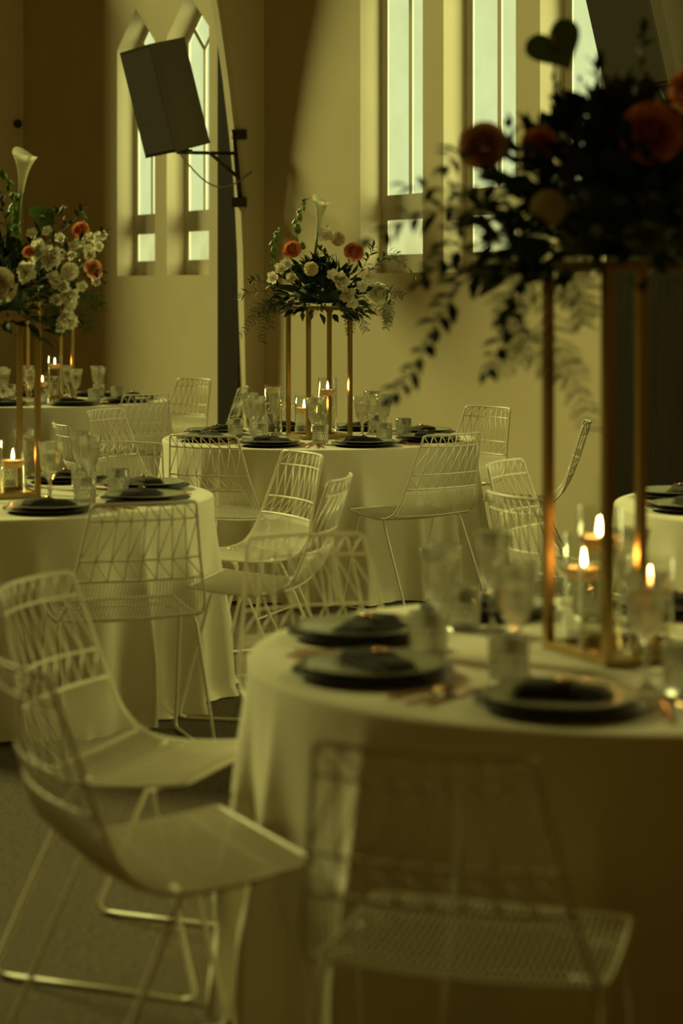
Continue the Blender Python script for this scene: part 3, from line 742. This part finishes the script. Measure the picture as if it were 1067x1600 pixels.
# left table
rnd = random.Random(9)
R_, p = arrangement('left', .695, 'full flower arrangement with white blooms and calla at left edge')
core(R_, .26, .24, 360, rnd, .075, .028, .015, .3)
calla(R_, p(40, 232), p(28, 345), .046, rnd)
bells(R_, [p(28, 420), p(20, 360), p(22, 310), p(4, 268)], .026, rnd, 14)
anthurium(R_, p(68, 338, -.05), .06, (.3, -1, .4), 2.2, rnd)
for q, r in (((60, 392), .055), ((80, 402), .05), ((40, 425), .05), ((84, 438), .04), ((98, 450), .036), ((107, 466), .05), ((106, 498), .05), ((94, 512), .028), ((88, 470), .03), ((75, 410), .04), ((140, 400), .03)):
    flower(R_, ruffle, 'white_stock_bloom', 'white', p(q[0], q[1], rnd.uniform(-.25, -.1)), (.3, -1, rnd.uniform(0, .5)), r, rnd)
flower(R_, mum, 'chrysanthemum', 'white', p(109, 424, -.15), F, .036, rnd)
flower(R_, rose, 'rose', 'cream', p(-2, 445, -.2), (.3, -1, .2), .06, rnd)
flower(R_, rose, 'rose', 'orange', p(44, 392, -.2), F, .02, rnd)
flower(R_, rose, 'rose', 'peach', p(148, 420, -.05), (.6, -1, .2), .032, rnd)
for q in ((75, 362), (92, 372), (115, 385), (125, 378), (140, 372), (150, 372), (138, 390), (158, 368), (152, 385), (50, 365), (128, 448)):
    flower(R_, blossom, 'white_blossom', 'white', p(q[0], q[1], rnd.uniform(-.15, .05)), (rnd.uniform(-.4, .6), -1, rnd.uniform(0, .6)), .024, rnd)
for a_ in ([(60, 420), (100, 385), (150, 370), (165, 362)], [(60, 430), (110, 420), (155, 425)], [(40, 400), (70, 350), (95, 330)], [(30, 420), (5, 330), (-5, 290)], [(60, 450), (100, 470), (125, 500)], [(50, 400), (110, 350), (130, 325)], [(20, 420), (60, 370), (112, 383)]):
    branch(R_, [p(x, y, -.03*i) for i, (x, y) in enumerate(a_)], 15, .06, .022, rnd, 'leaf')
for a_ in ([(90, 460), (130, 455), (155, 480)], [(80, 470), (125, 490), (140, 520)], [(70, 480), (90, 500), (92, 520)]):
    fern(R_, [p(x, y, -.05) for x, y in a_], .07, rnd)
# far left table
rnd = random.Random(13)
R_, p = arrangement('far left', .695, 'smaller flower arrangement partly hidden behind the left one')
core(R_, .20, .22, 220, rnd, .08, .028, .015, .2)
flower(R_, rose, 'rose', 'orange', p(125, 357, -.1), F, .05, rnd)
bells(R_, [p(118, 420), p(130, 380), p(134, 350), p(128, 328)], .03, rnd, 11)
for q in ((140, 402), (148, 385), (112, 400), (95, 395), (150, 440)):
    flower(R_, ruffle, 'white_bloom', 'white', p(q[0], q[1], -.15), F, .045, rnd)
for a_ in ([(90, 430), (140, 400), (162, 380)], [(90, 440), (130, 430), (165, 440)], [(80, 430), (100, 360), (90, 325)]):
    branch(R_, [p(x, y, -.03*i) for i, (x, y) in enumerate(a_)], 14, .07, .026, rnd, 'leaf')
for a_ in ([(110, 450), (140, 470), (150, 505)], [(115, 450), (150, 460), (165, 490)]):
    fern(R_, [p(x, y, -.05) for x, y in a_], .08, rnd)
# near right table
rnd = random.Random(21)
R_, p = arrangement('near right', .86, 'large dark blurred flower arrangement at upper right nearest the camera')
core(R_, .33, .33, 900, rnd, .085, .036, .01, .12)
anthurium(R_, p(868, 72, -.05), .066, (-.15, -1, .15), .5, rnd)
branch(R_, [p(900, 330), p(870, 250), p(866, 180), p(866, 130)], 9, .05, .022, rnd, 'leaf', True)
branch(R_, [p(905, 330), p(900, 260), p(906, 200), p(905, 130)], 7, .04, .018, rnd, 'leaf', True)
branch(R_, [p(960, 330), p(985, 200), p(1000, 110), p(1005, 55)], 13, .065, .03, rnd, 'leaf2', True)
branch(R_, [p(1000, 330), p(1060, 200), p(1075, 90)], 13, .07, .03, rnd, 'leaf', True)
flower(R_, rose, 'rose', 'peach', p(752, 222, -.12), (-.3, -1, .3), .046, rnd)
flower(R_, rose, 'rose', 'orange', p(840, 222, -.1), (-.2, -1, .3), .034, rnd)
flower(R_, rose, 'rose', 'orange', p(1020, 203, -.2), (0, -1, .2), .058, rnd)
flower(R_, rose, 'rose', 'orange', p(1085, 140, -.15), (0, -1, .2), .045, rnd)
flower(R_, mum, 'chrysanthemum', 'cream', p(857, 325, -.25), F, .040, rnd)
for a_, nl, ln in (([(850, 400), (740, 430), (690, 490), (650, 570), (610, 624)], 34, .048), ([(850, 370), (760, 330), (690, 330), (630, 345), (580, 378)], 22, .055),
                ([(850, 340), (780, 290), (720, 300), (640, 292)], 17, .055), ([(860, 390), (770, 380), (700, 400), (655, 440)], 20, .05),
                ([(860, 330), (800, 250), (720, 240), (700, 262)], 15, .055), ([(840, 400), (760, 430), (700, 420), (668, 425)], 18, .048),
                ([(880, 330), (830, 270), (800, 230), (795, 200)], 14, .05), ([(870, 400), (800, 460), (790, 520), (760, 582)], 17, .05),
                ([(900, 300), (930, 220), (950, 150), (930, 110)], 14, .06), ([(850, 420), (810, 400), (740, 350), (690, 380)], 18, .05)):
    branch(R_, [p(x, y, -.04-.05*i) for i, (x, y) in enumerate(a_)], nl, ln*1.25, .030, rnd, 'leaf', True)
for a_ in ([(850, 420), (870, 540), (900, 600), (925, 690)], [(840, 420), (800, 500), (830, 550), (870, 600)], [(880, 420), (905, 460), (912, 510)], [(830, 430), (790, 470), (815, 540), (770, 585)]):
    fern(R_, [p(x, y, -.08) for x, y in a_], .075, rnd)
